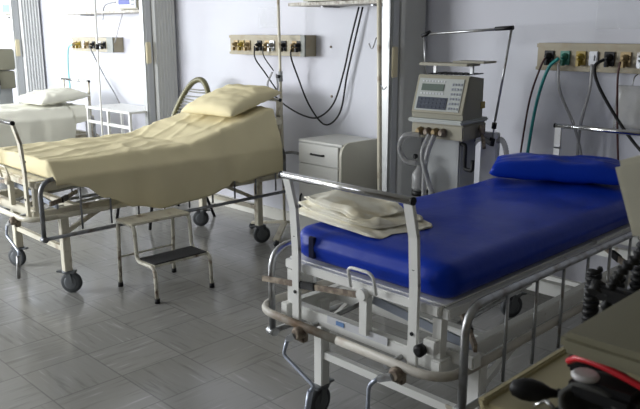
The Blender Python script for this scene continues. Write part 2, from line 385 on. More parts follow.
    # side rails
    for sx in (-1, 1):
        X = sx * 0.472
        pts = fillet([(X, 0.02, 0.398), (X, 0.02, 0.760), (X, 1.96, 0.760), (X, 1.96, 0.43)], 0.10, 8)
        r = MB().tube(pts, 0.0145, 12).tube([(X, 0.01, 0.398), (X, 1.97, 0.398)], 0.0125, 10)
        r.lathe([(0.018, -0.022), (0.018, 0.022)], (X, 0.02, 0.398), 'X', 10)
        ro = r.build('side_rail', railm, t)
        for k in range(9):
            y = 0.27 + 0.2 * k; MB().tube([(X, y, 0.42), (X, y, 0.752)], 0.0065, 8).build('rail_bar', railm, ro)
        # swivel arm that carries the rail
        if sx < 0:
            MB().bar((-0.49, -0.012, 0.635), (0.03, 0.0, 0.695), 0.010, 0.022).build('rail_arm', 'rusty', t)
            MB().bar((-0.275, -0.006, 0.66), (-0.19, -0.006, 0.67), 0.016, 0.030, 0.003).build('arm_joint', 'black', t)
        for y in (1.30,) if sx < 0 else (0.10, 1.30):
            MB().bar((sx * 0.482, y - 0.03, 0.612), (sx * 0.37, y + 0.10, 0.60), 0.012, 0.028).bar((sx * 0.37, y + .10, 0.60), (sx * 0.20, y + 0.28, 0.60), 0.014, 0.022).build('rail_arm', 'rusty', t)
            MB().bar((sx * 0.385, y + 0.085, 0.601), (sx * 0.32, y + 0.155, 0.60), 0.022, 0.034, 0.003).build('arm_joint', 'black', t)
    # centre bracket and rods
    k = MB().box((0.045, 0.02, 0.62), (0.035, 0.03, 0.15)); k.lathe([(0.022, -0.02), (0.022, 0.02)], (0.045, 0.01, 0.70), 'Y', 14); k.build('crank_bracket', paint, t)
    MB().bar((0.06, 0.045, 0.675), (0.43, 0.14, 0.575), 0.012, 0.030).build('link_rod', 'grey_rod', t)
    for X in (-0.21, 0.21): MB().tube([(X, -0.06, 0.50), (X, 0.9, 0.56)], 0.010, 8).build('screw_rod', 'steel', t)
    if full:
        MB().box((0.0, 0.0225, 0.545), (0.30, 0.006, 0.03)).build('maker_label', 'white_plastic', t)
        MB().box((-0.08, 0.018, 0.545), (0.04, 0.004, 0.016)).build('blue_sticker', 'sticker', t)
        MB().lathe([(0.02, 0.0), (0.022, 0.022), (0.012, 0.03)], (0.335, -0.02, 0.59), 'Y', 14, rot=Matrix.Rotation(PI / 2, 4, 'X')).build('lock_knob', 'black', t)
        MB().box((0.36, -0.005, 0.605), (0.05, 0.03, 0.05), bev=0.004).box((0.41, 0.09, 0.555), (0.14, 0.05, 0.05), bev=0.006).build('lock_block', paint, t)
    # cranks
    for X, dx in cranks:
        hb = MB(); hb.lathe([(0.018, -0.02), (0.026, -0.01), (0.026, 0.015), (0.014, 0.025)], (X, -0.075, 0.497), 'Y', 14)
        hb.box((X, -0.05, 0.485), (0.03, 0.03, 0.06), bev=0.004)
        cr = hb.build('crank', 'rusty', t)
        MB().bar((X, -0.09, 0.495), (X + dx * .6, -0.10, 0.468), 0.022, 0.024, 0.004).build('crank_joint', 'steel', cr)
        if dx < -0.095: pts = [(X + dx * .6, -0.10, 0.468), (X + dx, -0.10, 0.43), (X + dx, -0.11, 0.20), (X + dx - 0.06, -0.11, 0.10)]
        else: pts = [(X + dx * .6, -0.10, 0.468), (X + dx, -0.10, 0.398), (X + dx + 0.17, -0.10, 0.325), (X + dx + 0.15, -0.10, 0.30)]
        MB().tube(fillet(pts, 0.02), 0.0075, 10).build('crank_handle', 'grey_rod', cr)
        e = Vector(pts[-1]); MB().tube([e, e + Vector((-0.03, 0, -0.15 if dx > -0.095 else -0.05))], 0.012, 12).build('crank_grip', 'grey_rod' if full else 'steel', cr)
    return t
NX, NY = -1.70, -2.29
FX, FY = -4.645, -2.36
bed(NX, NY, 'white crank hospital bed carrying the blue vinyl mattress', 'white_paint', 'steel', 'brown_bumper', False, cranks=((-0.21, -0.06), (0.272, -0.10)), lx=(-0.35, 0.42))
bed(FX, FY, 'cream crank hospital bed under the hanging cream sheet', 'cream_paint', 'dull_rail', 'cream_paint', True, full=False, pw=0.345, cranks=((0.27, -0.06), (-0.15, -0.06)), lx=(-0.355, 0.38))
bed(FX - 3.0, FY, 'crank hospital bed under the bright white sheet', 'cream_paint', 'steel', 'cream_paint', False, full=False)

def mattress_profile(y, flat_z, raised):
    """top-of-deck height along a bed"""
    if raised and y > 1.12: return 0.745 + (y - 1.12) * 0.245
    return 0.745
def soft_box(mb, x0, x1, y0, y1, z0f, th, nx=28, ny=60, r=0.035, wob=0.004, seed=0.0, puff=0.008):
    """closed rounded slab whose base follows z0f(y)"""
    def P(u, v, top):
        x = x0 + (x1 - x0) * u; y = y0 + (y1 - y0) * v
        d = min(x - x0, x1 - x, y - y0, y1 - y)
        k = 1.0 if d >= r else math.sqrt(max(0.0, 1 - ((r - d) / r) ** 2))
        rc = 0.07; dx = min(x - x0, x1 - x); dy = min(y - y0, y1 - y)
        if dx < rc and dy < rc:
            a, b = rc - dx, rc - dy; f = max(a, b) / max(1e-6, math.hypot(a, b)); a *= f; b *= f
            x = x0 + rc - a if x < (x0 + x1) / 2 else x1 - rc + a
            y = y0 + rc - b if y < (y0 + y1) / 2 else y1 - rc + b
        mid = z0f(y) + th / 2
        h = th / 2 * (0.35 + 0.65 * k) if d < r else th / 2
        z = mid + (h if top else -h)
        if top: z += puff * math.sin(PI * u) * min(1, d * 8) + wob * nz(x, y, seed, 5) * min(1, d * 12)
        return Vector((x, y, z))
    def warp(t, n): # denser near the edges
        return 0.5 - 0.5 * math.cos(PI * t)
    mb.grid(lambda i, j: P(warp(i, nx), warp(j, ny), True), nx, ny)
    mb.grid(lambda i, j: P(warp(i, nx), warp(j, ny), False), nx, ny)
    for s in (0, 1):
        mb.grid(lambda i, j: P(s, warp(j, ny), True).lerp(P(s, warp(j, ny), False), i) + Vector(((-1, 1)[s] * 0.008 * math.sin(PI * i) * max(0, min(1, 14 * min(j, 1 - j) - 0.8)), 0, 0)), 4, ny)
        mb.grid(lambda i, j: P(warp(j, nx), s, True).lerp(P(warp(j, nx), s, False), i) + Vector((0, (-1, 1)[s] * 0.008 * math.sin(PI * i) * max(0, min(1, 8 * min(j, 1 - j) - 0.8)), 0)), 4, nx)
    bmesh.ops.remove_doubles(mb.bm, verts=mb.bm.verts, dist=0.0004)
    return mb
# blue mattress
mt = soft_box(MB(), NX - 0.36, NX + 0.395, NY + 0.035, NY + 1.99, lambda y: 0.745, 0.128, r=0.05, wob=0.012, seed=3, puff=0.010)
o = single(mt, 'mattress', 'blue_vinyl', 'glossy royal blue vinyl mattress on the white bed', 'mattress')
MB().box((NX - 0.245, NY + 0.034, 0.808), (0.032, 0.016, 0.085), bev=0.003).build('end_seam', 'blue_seam', o)
def noseam(): pass

# pillow
def pillow(mb, L, W, Hh, seed=0.0, ex=0.35, wr=0.012, flat=0.55):
    def P(u, v, s):
        a = 2 * u - 1; b = 2 * v - 1
        e = (max(0, 1 - abs(a) ** 3.2) * max(0, 1 - abs(b) ** 3.2)) ** ex
        pin = 1 - 0.05 * (1 - abs(b)) * abs(a) ** 3
        x = a * L / 2 * pin; y = b * W / 2 * (1 - 0.05 * (1 - abs(a)) * abs(b) ** 3)
        z = Hh / 2 * e * (1.25 if s > 0 else -flat)
        z += wr * e * nz(x * 1.0, y * 2.2, seed, 9)
        return Vector((x, y, z))
    mb.grid(lambda i, j: P(i, j, 1), 40, 28); mb.grid(lambda i, j: P(i, j, -1), 40, 28)
    bmesh.ops.remove_doubles(mb.bm, verts=mb.bm.verts, dist=0.0006); return mb
p = single(pillow(MB(), 0.66, 0.27, 0.125, 4.1, ex=0.25, wr=0.016), 'pillow', 'blue_vinyl', 'puffy blue vinyl pillow lying across the blue mattress', 'pillow')
p.location = (-1.73, -0.74, 0.929); p.rotation_euler = (0.0, 0, math.radians(27))

# folded linen on the blue mattress
def folded(name, cx, cy, z, L, W, h, rz, seed, layers, label, tiltf=None):
    mb = MB()
    def P(i, j):
        a = 2 * PI * i; t = PI * (j - 0.5); ca, sa = math.cos(a), math.sin(a); ct, st = math.cos(t), math.sin(t)
        e1, e2 = 0.30, 0.28
        k = abs(ct) ** e2
        x = L / 2 * math.copysign(abs(ca) ** e1, ca) * k; y = W / 2 * math.copysign(abs(sa) ** e1, sa) * k
        z = h / 2 * math.copysign(abs(st) ** 0.5, st)
        side = max(0, 1 - abs(st) * 1.2)
        g = 1 + 0.030 * side * math.cos((z / h + 0.5) * layers * 2 * PI)
        x *= g; y *= g + 0.02 * side * math.cos((z / h + 0.5) * layers * 2 * PI)
        x += 0.022 * nz(y, seed, z, 9); y += 0.022 * nz(x, seed + 3, z, 7)
        if st > -0.3:
            q = min(1, (st + 0.3))
            z = (z + h / 2) * (1.12 - 0.45 * (x / L + 0.5)) - h / 2; z += q * (0.020 * nz(x, y, seed, 5) + 0.016 * nz(x, y * 2, seed + 4, 13)) - 0.010 * q * (abs(x) / L * 2) ** 3
        z += 0.010 * (x / L) * 1.0 * 0
        return Vector((x, y, z))
    mb.grid(P, 72, 36); bmesh.ops.remove_doubles(mb.bm, verts=mb.bm.verts, dist=0.0004)
    o = single(mb, name, 'towel', label, 'bed linen', 'folded linen on the blue mattress')
    o.location = (cx, cy, z + h / 2); o.rotation_euler = (0, math.radians(tiltf or 0), rz)
    return o
TW = math.radians(-6)
folded('folded_sheet', -1.915, -2.01, 0.878, 0.53, 0.32, 0.034, TW, 1.0, 3, 'lowest folded cream sheet of the pile, lying directly on the blue mattress')
folded('folded_sheet', -1.935, -2.005, 0.903, 0.47, 0.30, 0.030, TW + 0.03, 8.0, 2, 'middle folded cream sheet of the pile on the blue mattress', 2.2)
folded('folded_sheet', -1.965, -2.0, 0.924, 0.36, 0.27, 0.030, TW - 0.05, 15.0, 2, 'topmost crumpled cream sheet of the pile on the blue mattress', 3.5)

# sheets draped over the other beds
def interp(tab, y):
    if y <= tab[0][0]: return tab[0][1]
    for (a, b), (c, d) in zip(tab, tab[1:]):
        if y <= c:
            t = (y - a) / (c - a); t = t * t * (3 - 2 * t); return b + (d - b) * t
    return tab[-1][1]
def bedding(x0, y0, m, hemR, hemL, label, mlabel, plabel, seed, pillm, y_end=1.905, raised=True, ys=0.11):
    mb = soft_box(MB(), x0 - 0.40, x0 + 0.40, y0 + ys + 0.02, y0 + 1.96, lambda y: mattress_profile(y - y0, 0, raised), 0.095, 16, 40, r=0.03, wob=0, puff=0)
    single(mb, 'mattress', 'sheet_white', mlabel, 'mattress')
    def topz(y): return mattress_profile(y, 0, raised) + 0.095 + 0.010
    nu, nv = 96, 130
    W = 0.405
    def P(i, j):
        # j -> along bed, first 8% climbs the foot end
        if j < 0.06: y = ys; climb = j / 0.06
        else: y = ys + (y_end - ys) * ((j - 0.06) / 0.94); climb = 1.0
        tz = topz(y) + 0.006 * nz(i * 3, y * 3, seed, 1.5)
        # raised fold lines
        tz += 0.012 * max(0, nz(i * 1.5 + y, y * 5, seed + 3, 1.6)) + 0.010 * (1 - abs(nz(i * 2.0 - y * 0.6, y * 1.2 + i * 3, seed + 8, 2.2))) ** 6 + 0.004 * nz(i * 9, y * 9, seed + 2, 1.0)
        hr, hl = interp(hemR, y), interp(hemL, y)
        dR = max(0.02, tz - hr); dL = max(0.02, tz - hl)
        tot = 2 * W + dR + dL; s = -W - dL + tot * i
        r = 0.02
        if abs(s) <= W: x = s; z = tz
        else:
            sg = 1 if s > 0 else -1; d = abs(s) - W; D = dR if sg > 0 else dL
            fold = 0.5 + 0.5 * math.sin(y * 17 + 2.5 * nz(y, 0, seed, 3)); k = min(1, d / 0.25)
            x = sg * (W + 0.012 + 0.092 * min(1, d / max(0.02, (tz - 0.765))) + k * 0.022 * fold + 0.008 * nz(y * 4, d * 4, seed + 7, 2)); z = tz - d
        if abs(s) > W - 0.05:   # round the shoulder
            d = min(1, (abs(s) - (W - 0.05)) / 0.09); z -= 0.010 * d * d if abs(s) <= W + 0.04 else 0.010
        if climb < 1:
            z = 0.752 + (z - 0.752) * climb if z > 0.752 else z
            y = ys - 0.006 * math.sin(PI * climb)
        return Vector((x0 + x, y0 + y, z))
    g = MB().grid(P, nu, nv)
    o = single(g, 'bed_sheet', m, label, 'bed sheet')
    so = o.modifiers.new('s', 'SOLIDIFY'); so.thickness = 0.003; so.offset = 1
    pl = single(pillow(MB(), 0.58, 0.56, 0.14, seed + 20, ex=0.42, wr=0.016), 'pillow', pillm, plabel, 'pillow')
    return pl
pl = bedding(FX, FY, 'sheet_cream',
        [(0.0, 0.735), (0.15, 0.735), (0.28, 0.70), (0.42, 0.61), (0.62, 0.52), (0.85, 0.475), (1.1, 0.485), (1.38, 0.53), (1.42, 0.575), (1.5, 0.55), (1.7, 0.57), (1.97, 0.585)],
        [(0, 0.74), (0.5, 0.62), (2, 0.62)],
        'wrinkled cream sheet hanging over the side of the middle bed', 'mattress hidden under the cream sheet',
        'creased cream pillow propped at the head of the middle bed', 2.0, 'sheet_cream')
pl.location = (FX + 0.06, FY + 1.78, 1.08); pl.rotation_euler = (math.radians(15), 0, math.radians(5))
pl = bedding(FX - 3.0, FY, 'sheet_white',
        [(0.0, 0.50), (0.6, 0.42), (1.1, 0.42), (1.5, 0.46), (1.72, 0.55), (1.74, 0.70), (1.97, 0.74)],
        [(0, 0.74), (0.5, 0.6), (2, 0.6)],
        'bright white sheet hanging long over the side of the leftmost bed', 'mattress hidden under the white sheet',
        'overexposed white pillow on the leftmost bed', 9.0, 'sheet_white', raised=False)
pl.location = (FX - 2.93, FY + 1.71, 0.925); pl.rotation_euler = (math.radians(5), 0, math.radians(4))

# ------------------------------------------------------------------ step stool
t = thing('step_stool', 'two-step stool with chipped cream legs and a black rubber tread', 'step stool', (-3.91, -1.675, 0), 0)
ya, yb = -0.205, 0.205
for y in (ya, yb):
    MB().tube(fillet([(-0.22, y, 0.012), (-0.205, y, 0.445), (-0.01, y, 0.445), (0.005, y, 0.222), (0.205, y, 0.222), (0.215, y, 0.012)], 0.045, 6), 0.0125, 12).build('side_frame', 'stool_paint', t)
    for x in (-0.22, 0.215): MB().tube([(x, y, 0.0), (x, y, 0.03)], 0.017, 12).build('rubber_foot', 'black', t)
MB().box((-0.108, 0, 0.452), (0.20, 0.44, 0.016), bev=0.006).build('upper_step', 'cream_paint', t)
MB().box((0.10, 0, 0.226), (0.19, 0.40, 0.014), bev=0.004).build('lower_step', 'stool_paint', t)
MB().box((0.10, 0, 0.237), (0.175, 0.39, 0.008), bev=0.002).build('tread', 'tread', t)
MB().tube([(-0.214, ya, 0.20), (-0.214, yb, 0.20)], 0.007, 8).build('cross_rod', 'stool_paint', t)

# ------------------------------------------------------------------ nightstand
t = thing('bedside_cabinet', 'pale grey bedside cabinet with one drawer behind the folded linen', 'cabinet', (-3.72, -0.24, 0))
MB().box((-0.012, 0.0, 0.435), (0.435, 0.40, 0.77)).build('body', 'cabinet', t)
MB().box((-0.012, -0.003, 0.832), (0.445, 0.415, 0.016), bev=0.003).build('top', 'cabinet', t)
poly = [(-0.235, 0.05), (0.215, 0.05), (0.215, 0.852)]
for k in range(9):
    a = PI / 2 + (PI / 2) * k / 8; poly.append((-0.145 + 0.09 * math.cos(a), 0.762 + 0.09 * math.sin(a)))
mtx = Matrix(((0, 0, 1, 0.208), (1, 0, 0, 0), (0, 1, 0, 0), (0, 0, 0, 1)))
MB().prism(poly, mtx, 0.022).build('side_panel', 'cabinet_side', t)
MB().box((0.199, -0.2045, 0.43), (0.010, 0.006, 0.74)).build('gap_shade_strip', 'gap_shade', t)  # dark strip coloured in for the shade between fronts and side panel
dr = MB().box((-0.022, -0.209, 0.745), (0.405, 0.018, 0.145), bev=0.003).build('drawer', 'cabinet', t)
MB().tube(fillet([(-0.09, -0.215, 0.745), (-0.085, -0.235, 0.745), (0.035, -0.235, 0.745), (0.04, -0.215, 0.745)], 0.015), 0.007).build('drawer_handle', 'black', dr)
dd = MB().box((-0.022, -0.209, 0.365), (0.405, 0.018, 0.60), bev=0.003).build('cabinet_door', 'cabinet', t)
MB().tube(fillet([(-0.20, -0.215, 0.43), (-0.19, -0.24, 0.41), (-0.19, -0.24, 0.30), (-0.20, -0.215, 0.28)], 0.03), 0.007).build('door_handle', 'black', dd)
for x in (-0.19, 0.19):
    for y in (-0.15, 0.17): MB().lathe([(0.02, 0), (0.022, 0.05)], (x, y, 0)).build('foot', 'black', t)

# ------------------------------------------------------------------ gas outlet panels
def outlet_panel(x0, x1, z0, z1, d, label, outlets, cover_from=None, hoses=()):
    t = thing('gas_outlet_panel', label, 'outlet panel', (x0, 0, z0)); w_, h = x1 - x0, z1 - z0
    MB().box((w_ / 2, -d / 2, h / 2), (w_, d, h), bev=0.004).box((w_ / 2, -d - 0.004, h - 0.014), (w_, 0.010, 0.022)).box((w_ / 2, -d - 0.004, 0.012), (w_, 0.010, 0.018)).build('trunking', 'rail_beige', t)
    if cover_from is not None:
        MB().box(((cover_from + w_) / 2, -d - 0.004, h / 2), (w_ - cover_from, 0.012, h * 1.02)).build('end_cover', 'rail_grey', t)
    for (x, kind) in outlets:
        m = {'b': 'brass', 'y': 'yellow', 'g': 'green', 'k': 'black', 's': 'steel', 'w': 'white_plastic'}[kind]
        mb = MB()
        if kind == 'w': mb.box((x, -d - 0.008, h * 0.48), (0.05, 0.014, h * 0.5), bev=0.004); mb.box((x, -d - 0.018, h * 0.50), (0.018, 0.008, 0.03))
        else:
            mb.box((x, -d - 0.006, h * 0.48), (0.06, 0.008, h * 0.50), bev=0.003)
            mb.lathe([(0.020, 0), (0.021, 0.010), (0.014, 0.014), (0.013, 0.030), (0.007, 0.032), (0.007, 0.045)], (x, -d - 0.008, h * 0.52), rot=Matrix.Rotation(PI / 2, 4, 'X'), n=14)
            mb.box((x, -d - 0.035, h * 0.3), (0.016, 0.03, 0.03))
        mb.build('gas_outlet' if kind not in 'w' else 'socket', m, t)
    return t
outlet_panel(-5.17, -4.222, 1.425, 1.588, 0.12, 'beige gas outlet panel on the wall above the middle bed', [(0.09, 'b'), (0.17, 'y'), (0.25, 'b'), (0.40, 'k'), (0.50, 'b'), (0.56, 's'), (0.70, 'k'), (0.83, 'b'), (0.88, 'k')], 0.90)
outlet_panel(-2.235, -1.10, 1.395, 1.552, 0.12, 'dim beige gas outlet panel on the wall above the blue bed', [(0.08, 'k'), (0.18, 'g'), (0.275, 'y'), (0.35, 'w'), (0.44, 'k'), (0.53, 'b'), (0.62, 's'), (0.72, 'w')])
outlet_panel(-8.09, -7.165, 1.400, 1.553, 0.12, 'bright gas outlet panel on the wall above the leftmost bed', [(0.09, 'b'), (0.17, 'y'), (0.28, 'w'), (0.36, 'b'), (0.50, 'k'), (0.64, 's'), (0.74, 'k')], 0.80)

# ------------------------------------------------------------------ wall shelves with monitors
def shelf(x0, x1, z, label):
    t = thing('wall_shelf', label, 'shelf', (x0, 0, z))
    MB().box(((x1 - x0) / 2, -0.155, 0.0), (x1 - x0, 0.29, 0.024), bev=0.002).build('board', 'shelf_stone', t)
    for x in (0.25, x1 - x0 - 0.2): MB().box((x, -0.10, -0.018), (0.020, 0.18, 0.010)).build('bracket', 'dull_rail', t)
shelf(-4.222, -3.28, 1.813, 'speckled stone wall shelf with hanging cables above the bedside cabinet')
shelf(-7.97, -6.29, 1.806, 'narrow bright wall shelf above the leftmost bed')
shelf(-9.9, -9.25, 1.80, 'narrow wall shelf at the left edge behind the folded white partition')
def monitor(x, y, z, w_, d, h, rz, label, scr):
    t = thing('patient_monitor', label, 'monitor', (x, y, z), rz)
    MB().box((0, 0, h / 2 + 0.008), (w_, d, h), bev=0.012).build('housing', 'equip', t)
    MB().box((0, -d / 2 - 0.003, h / 2 + 0.01), (w_ * 0.92, 0.012, h * 0.88), bev=0.004).build('bezel', 'white_plastic', t)
    MB().box((-w_ * 0.12, -d / 2 - 0.010, h * 0.55), (w_ * 0.55, 0.004, h * 0.6)).build('screen', scr, t)
    for k in range(4): MB().box((w_ * 0.3, -d / 2 - 0.011, h * (0.25 + 0.15 * k)), (w_ * 0.12, 0.006, h * 0.07)).build('button', 'key', t)
    for sx in (-1, 1): MB().box((sx * w_ * 0.35, 0, 0.004), (0.03, d * 0.8, 0.008)).build('foot', 'black', t)
monitor(-6.62, -0.15, 1.818, 0.30, 0.22, 0.22, 0.15, 'beige patient monitor with blue screen face on the shelf above the leftmost bed', 'blue_scr')
monitor(-9.50, -0.15, 1.812, 0.24, 0.20, 0.15, 0.25, 'small pale monitor with cyan face at the far left edge', 'cyan_scr')
monitor(-3.90, -0.15, 1.825, 0.42, 0.24, 0.20, 0.0, 'patient monitor cut by the top edge on the speckled shelf', 'cyan_scr')

# ------------------------------------------------------------------ cables and hoses
def cable(pts, r, m, label, cat='cable', name='cable', group=None, n=8):
    return single(MB().tube(smooth_path(pts, n), r, 7), name, m, label, cat, group)
cable([(-4.34, -0.16, 1.50), (-4.335, -0.17, 1.42), (-4.36, -0.08, 1.27), (-4.25, -0.055, 1.04), (-4.075, -0.05, 0.90), (-3.913, -0.05, 1.01), (-3.842, -0.05, 1.296), (-3.764, -0.05, 1.555), (-3.70, -0.04, 1.79)], 0.007, 'black', 'black cable looping lowest from the outlet panel up to the speckled shelf')
cable([(-4.758, -0.05, 1.14), (-4.545, -0.05, 1.022), (-4.305, -0.065, 0.955), (-4.132, -0.065, 0.956), (-3.967, -0.065, 1.077), (-3.863, -0.065, 1.318), (-3.794, -0.065, 1.555), (-3.715, -0.065, 1.79)], 0.007, 'black', 'black cable sweeping from behind the cream pillow up to the speckled shelf')
cable([(-4.77, -0.18, 1.50), (-4.775, -0.17, 1.40), (-4.76, -0.08, 1.28), (-4.66, -0.04, 1.14)], 0.006, 'black', 'short black cable curving down from the middle of the centre outlet panel')
cable([(-4.67, -0.17, 1.50), (-4.665, -0.17, 1.42), (-4.65, -0.08, 1.30)], 0.005, 'black', 'short straight black cable end hanging left of the drip stand')
cable([(-7.59, -0.18, 1.47), (-7.57, -0.15, 1.38), (-7.50, -0.06, 1.12), (-7.36, -0.05, 0.98), (-7.15, -0.10, 0.86)], 0.007, 'dull_rail', 'dark cable hanging from the bright outlet panel behind the leftmost bed')
cable([(-8.08, -0.13, 1.47), (-8.20, -0.12, 1.42), (-8.24, -0.12, 1.2), (-8.23, -0.12, 0.9)], 0.010, 'pale_teal', 'pale teal hose bending down at left end of the bright outlet panel', 'hose', 'hose')
cable([(-2.145, -0.19, 1.47), (-2.17, -0.20, 1.40), (-2.235, -0.18, 1.20), (-2.29, -0.16, 0.80)], 0.006, 'maroon', 'dark maroon cable running down left of the teal hose')
cable([(-2.06, -0.19, 1.47), (-2.12, -0.20, 1.40), (-2.19, -0.18, 1.18), (-2.25, -0.15, 0.80)], 0.010, 'teal', 'teal hose hanging from the green outlet above the blue bed', 'hose', 'hose')
cable([(-2.06, -0.19, 1.44), (-2.03, -0.20, 1.28), (-1.95, -0.15, 1.08), (-1.91, -0.10, 0.88)], 0.009, 'clear_tube', 'translucent grey tube hanging from the green outlet above the blue bed', 'hose', 'hose')
cable([(-1.885, -0.14, 1.44), (-1.88, -0.15, 1.30), (-1.93, -0.12, 1.10), (-1.955, -0.08, 0.88)], 0.009, 'clear_tube', 'translucent grey tube hanging from the white socket above the blue bed', 'hose', 'hose')
cable([(-1.795, -0.19, 1.47), (-1.83, -0.22, 1.43), (-1.80, -0.22, 1.33), (-1.70, -0.20, 1.17), (-1.58, -0.20, 1.03), (-1.45, -0.22, 0.93)], 0.009, 'black', 'thick black cable curving down to the right from the dim outlet panel')
cable([(-1.705, -0.19, 1.46), (-1.71, -0.19, 1.36), (-1.71, -0.14, 1.12), (-1.70, -0.10, 0.88)], 0.006, 'maroon', 'thin maroon cable hanging straight behind the bed head bar')
cable([(-6.98, -0.10, 1.79), (-7.02, -0.12, 1.68), (-7.06, -0.14, 1.56), (-7.10, -0.14, 1.50)], 0.006, 'clear_tube', 'pale looped lead between the bright shelf and outlet panel')
cable([(-6.80, -0.27, 1.90), (-6.98, -0.28, 1.88), (-7.06, -0.27, 1.82), (-7.08, -0.27, 1.73)], 0.006, 'dull_rail', 'grey lead curling from the blue screen monitor over its shelf')

# ------------------------------------------------------------------ plastic holders on the wall
single(MB().box((-4.784, -0.004, 1.73), (0.264, 0.004, 0.165)), 'plastic_pocket', 'plastic_sheet', 'small clear plastic pocket taped above the centre outlet panel', 'plastic pocket')
single(MB().box((-1.80, -0.004, 1.76), (0.29, 0.004, 0.26)), 'plastic_pocket', 'plastic_sheet', 'large clear plastic pocket taped above the dim outlet panel', 'plastic pocket')
for i, (x, z) in enumerate(((-4.06, 1.50), (-4.05, 1.12))):
    single(MB().lathe([(0.010, 0), (0.010, 0.006), (0.004, 0.012)], (x, 0, z), rot=Matrix.Rotation(PI / 2, 4, 'X'), n=10), 'wall_plug', 'rusty', ('upper' if i == 0 else 'lower') + ' small brown wall plug between the looping cables', 'wall plug')

# drip bag beside the right panel
bm_ = MB()
def bagp(i, j, s):
    a = 2 * i - 1; b = 2 * j - 1; e = (max(0, 1 - a ** 4) * max(0, 1 - b ** 4)) ** 0.5
    return Vector((a * 0.085, s * 0.025 * e, b * 0.12))
bm_.grid(lambda i, j: bagp(i, j, 1), 14, 16).grid(lambda i, j: bagp(i, j, -1), 14, 16)
bmesh.ops.remove_doubles(bm_.bm, verts=bm_.bm.verts, dist=0.0005)
o = single(bm_, 'drip_bag', 'bag', 'translucent drip bag hanging at the right edge below the dim panel', 'drip bag'); o.location = (-1.67, -0.09, 1.21)
MB().tube([(0, 0, 0.12), (0, 0.02, 0.165), (0, 0.06, 0.18)], 0.004, 6).build('hanger', 'steel', o)

# ------------------------------------------------------------------ drip stands
t = thing('drip_stand', 'slim cream drip stand standing left of the bedside cabinet', 'drip stand', (-4.375, -0.22, 0))
MB().tube([(0.0, 0, 0.05), (-0.052, 0, 2.05)], 0.0115, 12).build('pole', 'cream_paint', t)
for fx, fy in ((0.29, -0.35), (-0.26, -0.14), (0.02, 0.13)):
    e = Vector((fx, fy, 0.055))
    MB().bar((0, 0, 0.085), e, 0.05, 0.018, 0.004).build('foot', 'cream_paint', t)
    cst = MB().tube([e + Vector((0, 0, 0.0)), e - Vector((0, 0, 0.025))], 0.008, 8); cst.mi = 0
    cst.lathe([(0.024, -0.01), (0.026, 0), (0.024, 0.01)], e - Vector((0, 0, 0.029)), 'X', 14); cst.build('caster', 'tyre', t)
MB().tube([(-0.03, 0, 1.23), (-0.032, 0, 1.31)], 0.018, 12).build('clamp', 'ped', t)
MB().lathe([(0.012, 0), (0.014, 0.03)], (-0.028, -0.01, 1.27), rot=Matrix.Rotation(PI / 2, 4, 'X'), n=10).build('clamp_knob', 'black', t)
MB().tube(fillet([(-0.052, 0, 2.04), (-0.052, 0, 2.09), (0.06, 0, 2.09), (0.08, 0, 2.12)], 0.02), 0.005, 8).build('hook', 'steel', t)
pole2 = thing('drip_stand', 'thicker pale drip stand in front of the grey folding partition', 'drip stand', (-3.165, -0.42, 0))
MB().tube([(0.0, 0, 0.03), (-0.06, 0, 2.2)], 0.0165, 12).build('pole', 'cream_paint', pole2)
for k in range(4):
    a = k * PI / 2 + 0.78; MB().bar((0, 0, 0.05), (0.11 * math.cos(a), 0.11 * math.sin(a), 0.012), 0.04, 0.02, 0.003).build('foot', 'cream_paint', pole2)
MB().tube(smooth_path([(-0.048, 0, 1.575), (-0.065, -0.01, 1.57), (-0.085, -0.01, 1.52), (-0.105, -0.01, 1.51), (-0.125, -0.01, 1.54)]), 0.005, 7).build('hook', 'dull_rail', pole2)
MB().tube(smooth_path([(-0.03, 0, 1.28), (-0.01, -0.01, 1.27), (0.01, -0.01, 1.245), (0.035, -0.01, 1.265)]), 0.004, 7).build('hook', 'dull_rail', pole2)
t = thing('drip_stand', 'thin white drip stand in the bright bay beside the white pillow', 'drip stand', (-6.575, -0.64, 0))
MB().tube([(0, 0, 0.03), (0.05, 0, 2.1)], 0.010, 10).build('pole', 'white_paint', t)
for k in range(4):
    a = k * PI / 2 + 0.5; MB().bar((0, 0, 0.05), (0.16 * math.cos(a), 0.16 * math.sin(a), 0.012), 0.035, 0.02).build('foot', 'white_paint', t)
MB().tube([(0.034, 0, 1.45), (0.036, 0, 1.50)], 0.018, 10).build('clamp', 'black', t)

# infusion tubing roll on the drip stand
cable([(-4.47, -0.25, 1.30), (-4.53, -0.25, 1.20), (-4.48, -0.25, 1.12), (-4.41, -0.25, 1.17), (-4.42, -0.25, 1.29)], 0.008, 'clear_tube', 'coiled translucent infusion tube hung on the slim drip stand', 'tube', 'infusion_tube')
cable([(-4.37, -0.20, 0.66), (-4.28, -0.20, 0.67), (-4.20, -0.20, 0.66), (-4.165, -0.20, 0.60), (-4.17, -0.20, 0.45)], 0.013, 'dull_rail', 'grey bent hose behind the slim drip stand beside the cabinet', 'hose', 'hose')

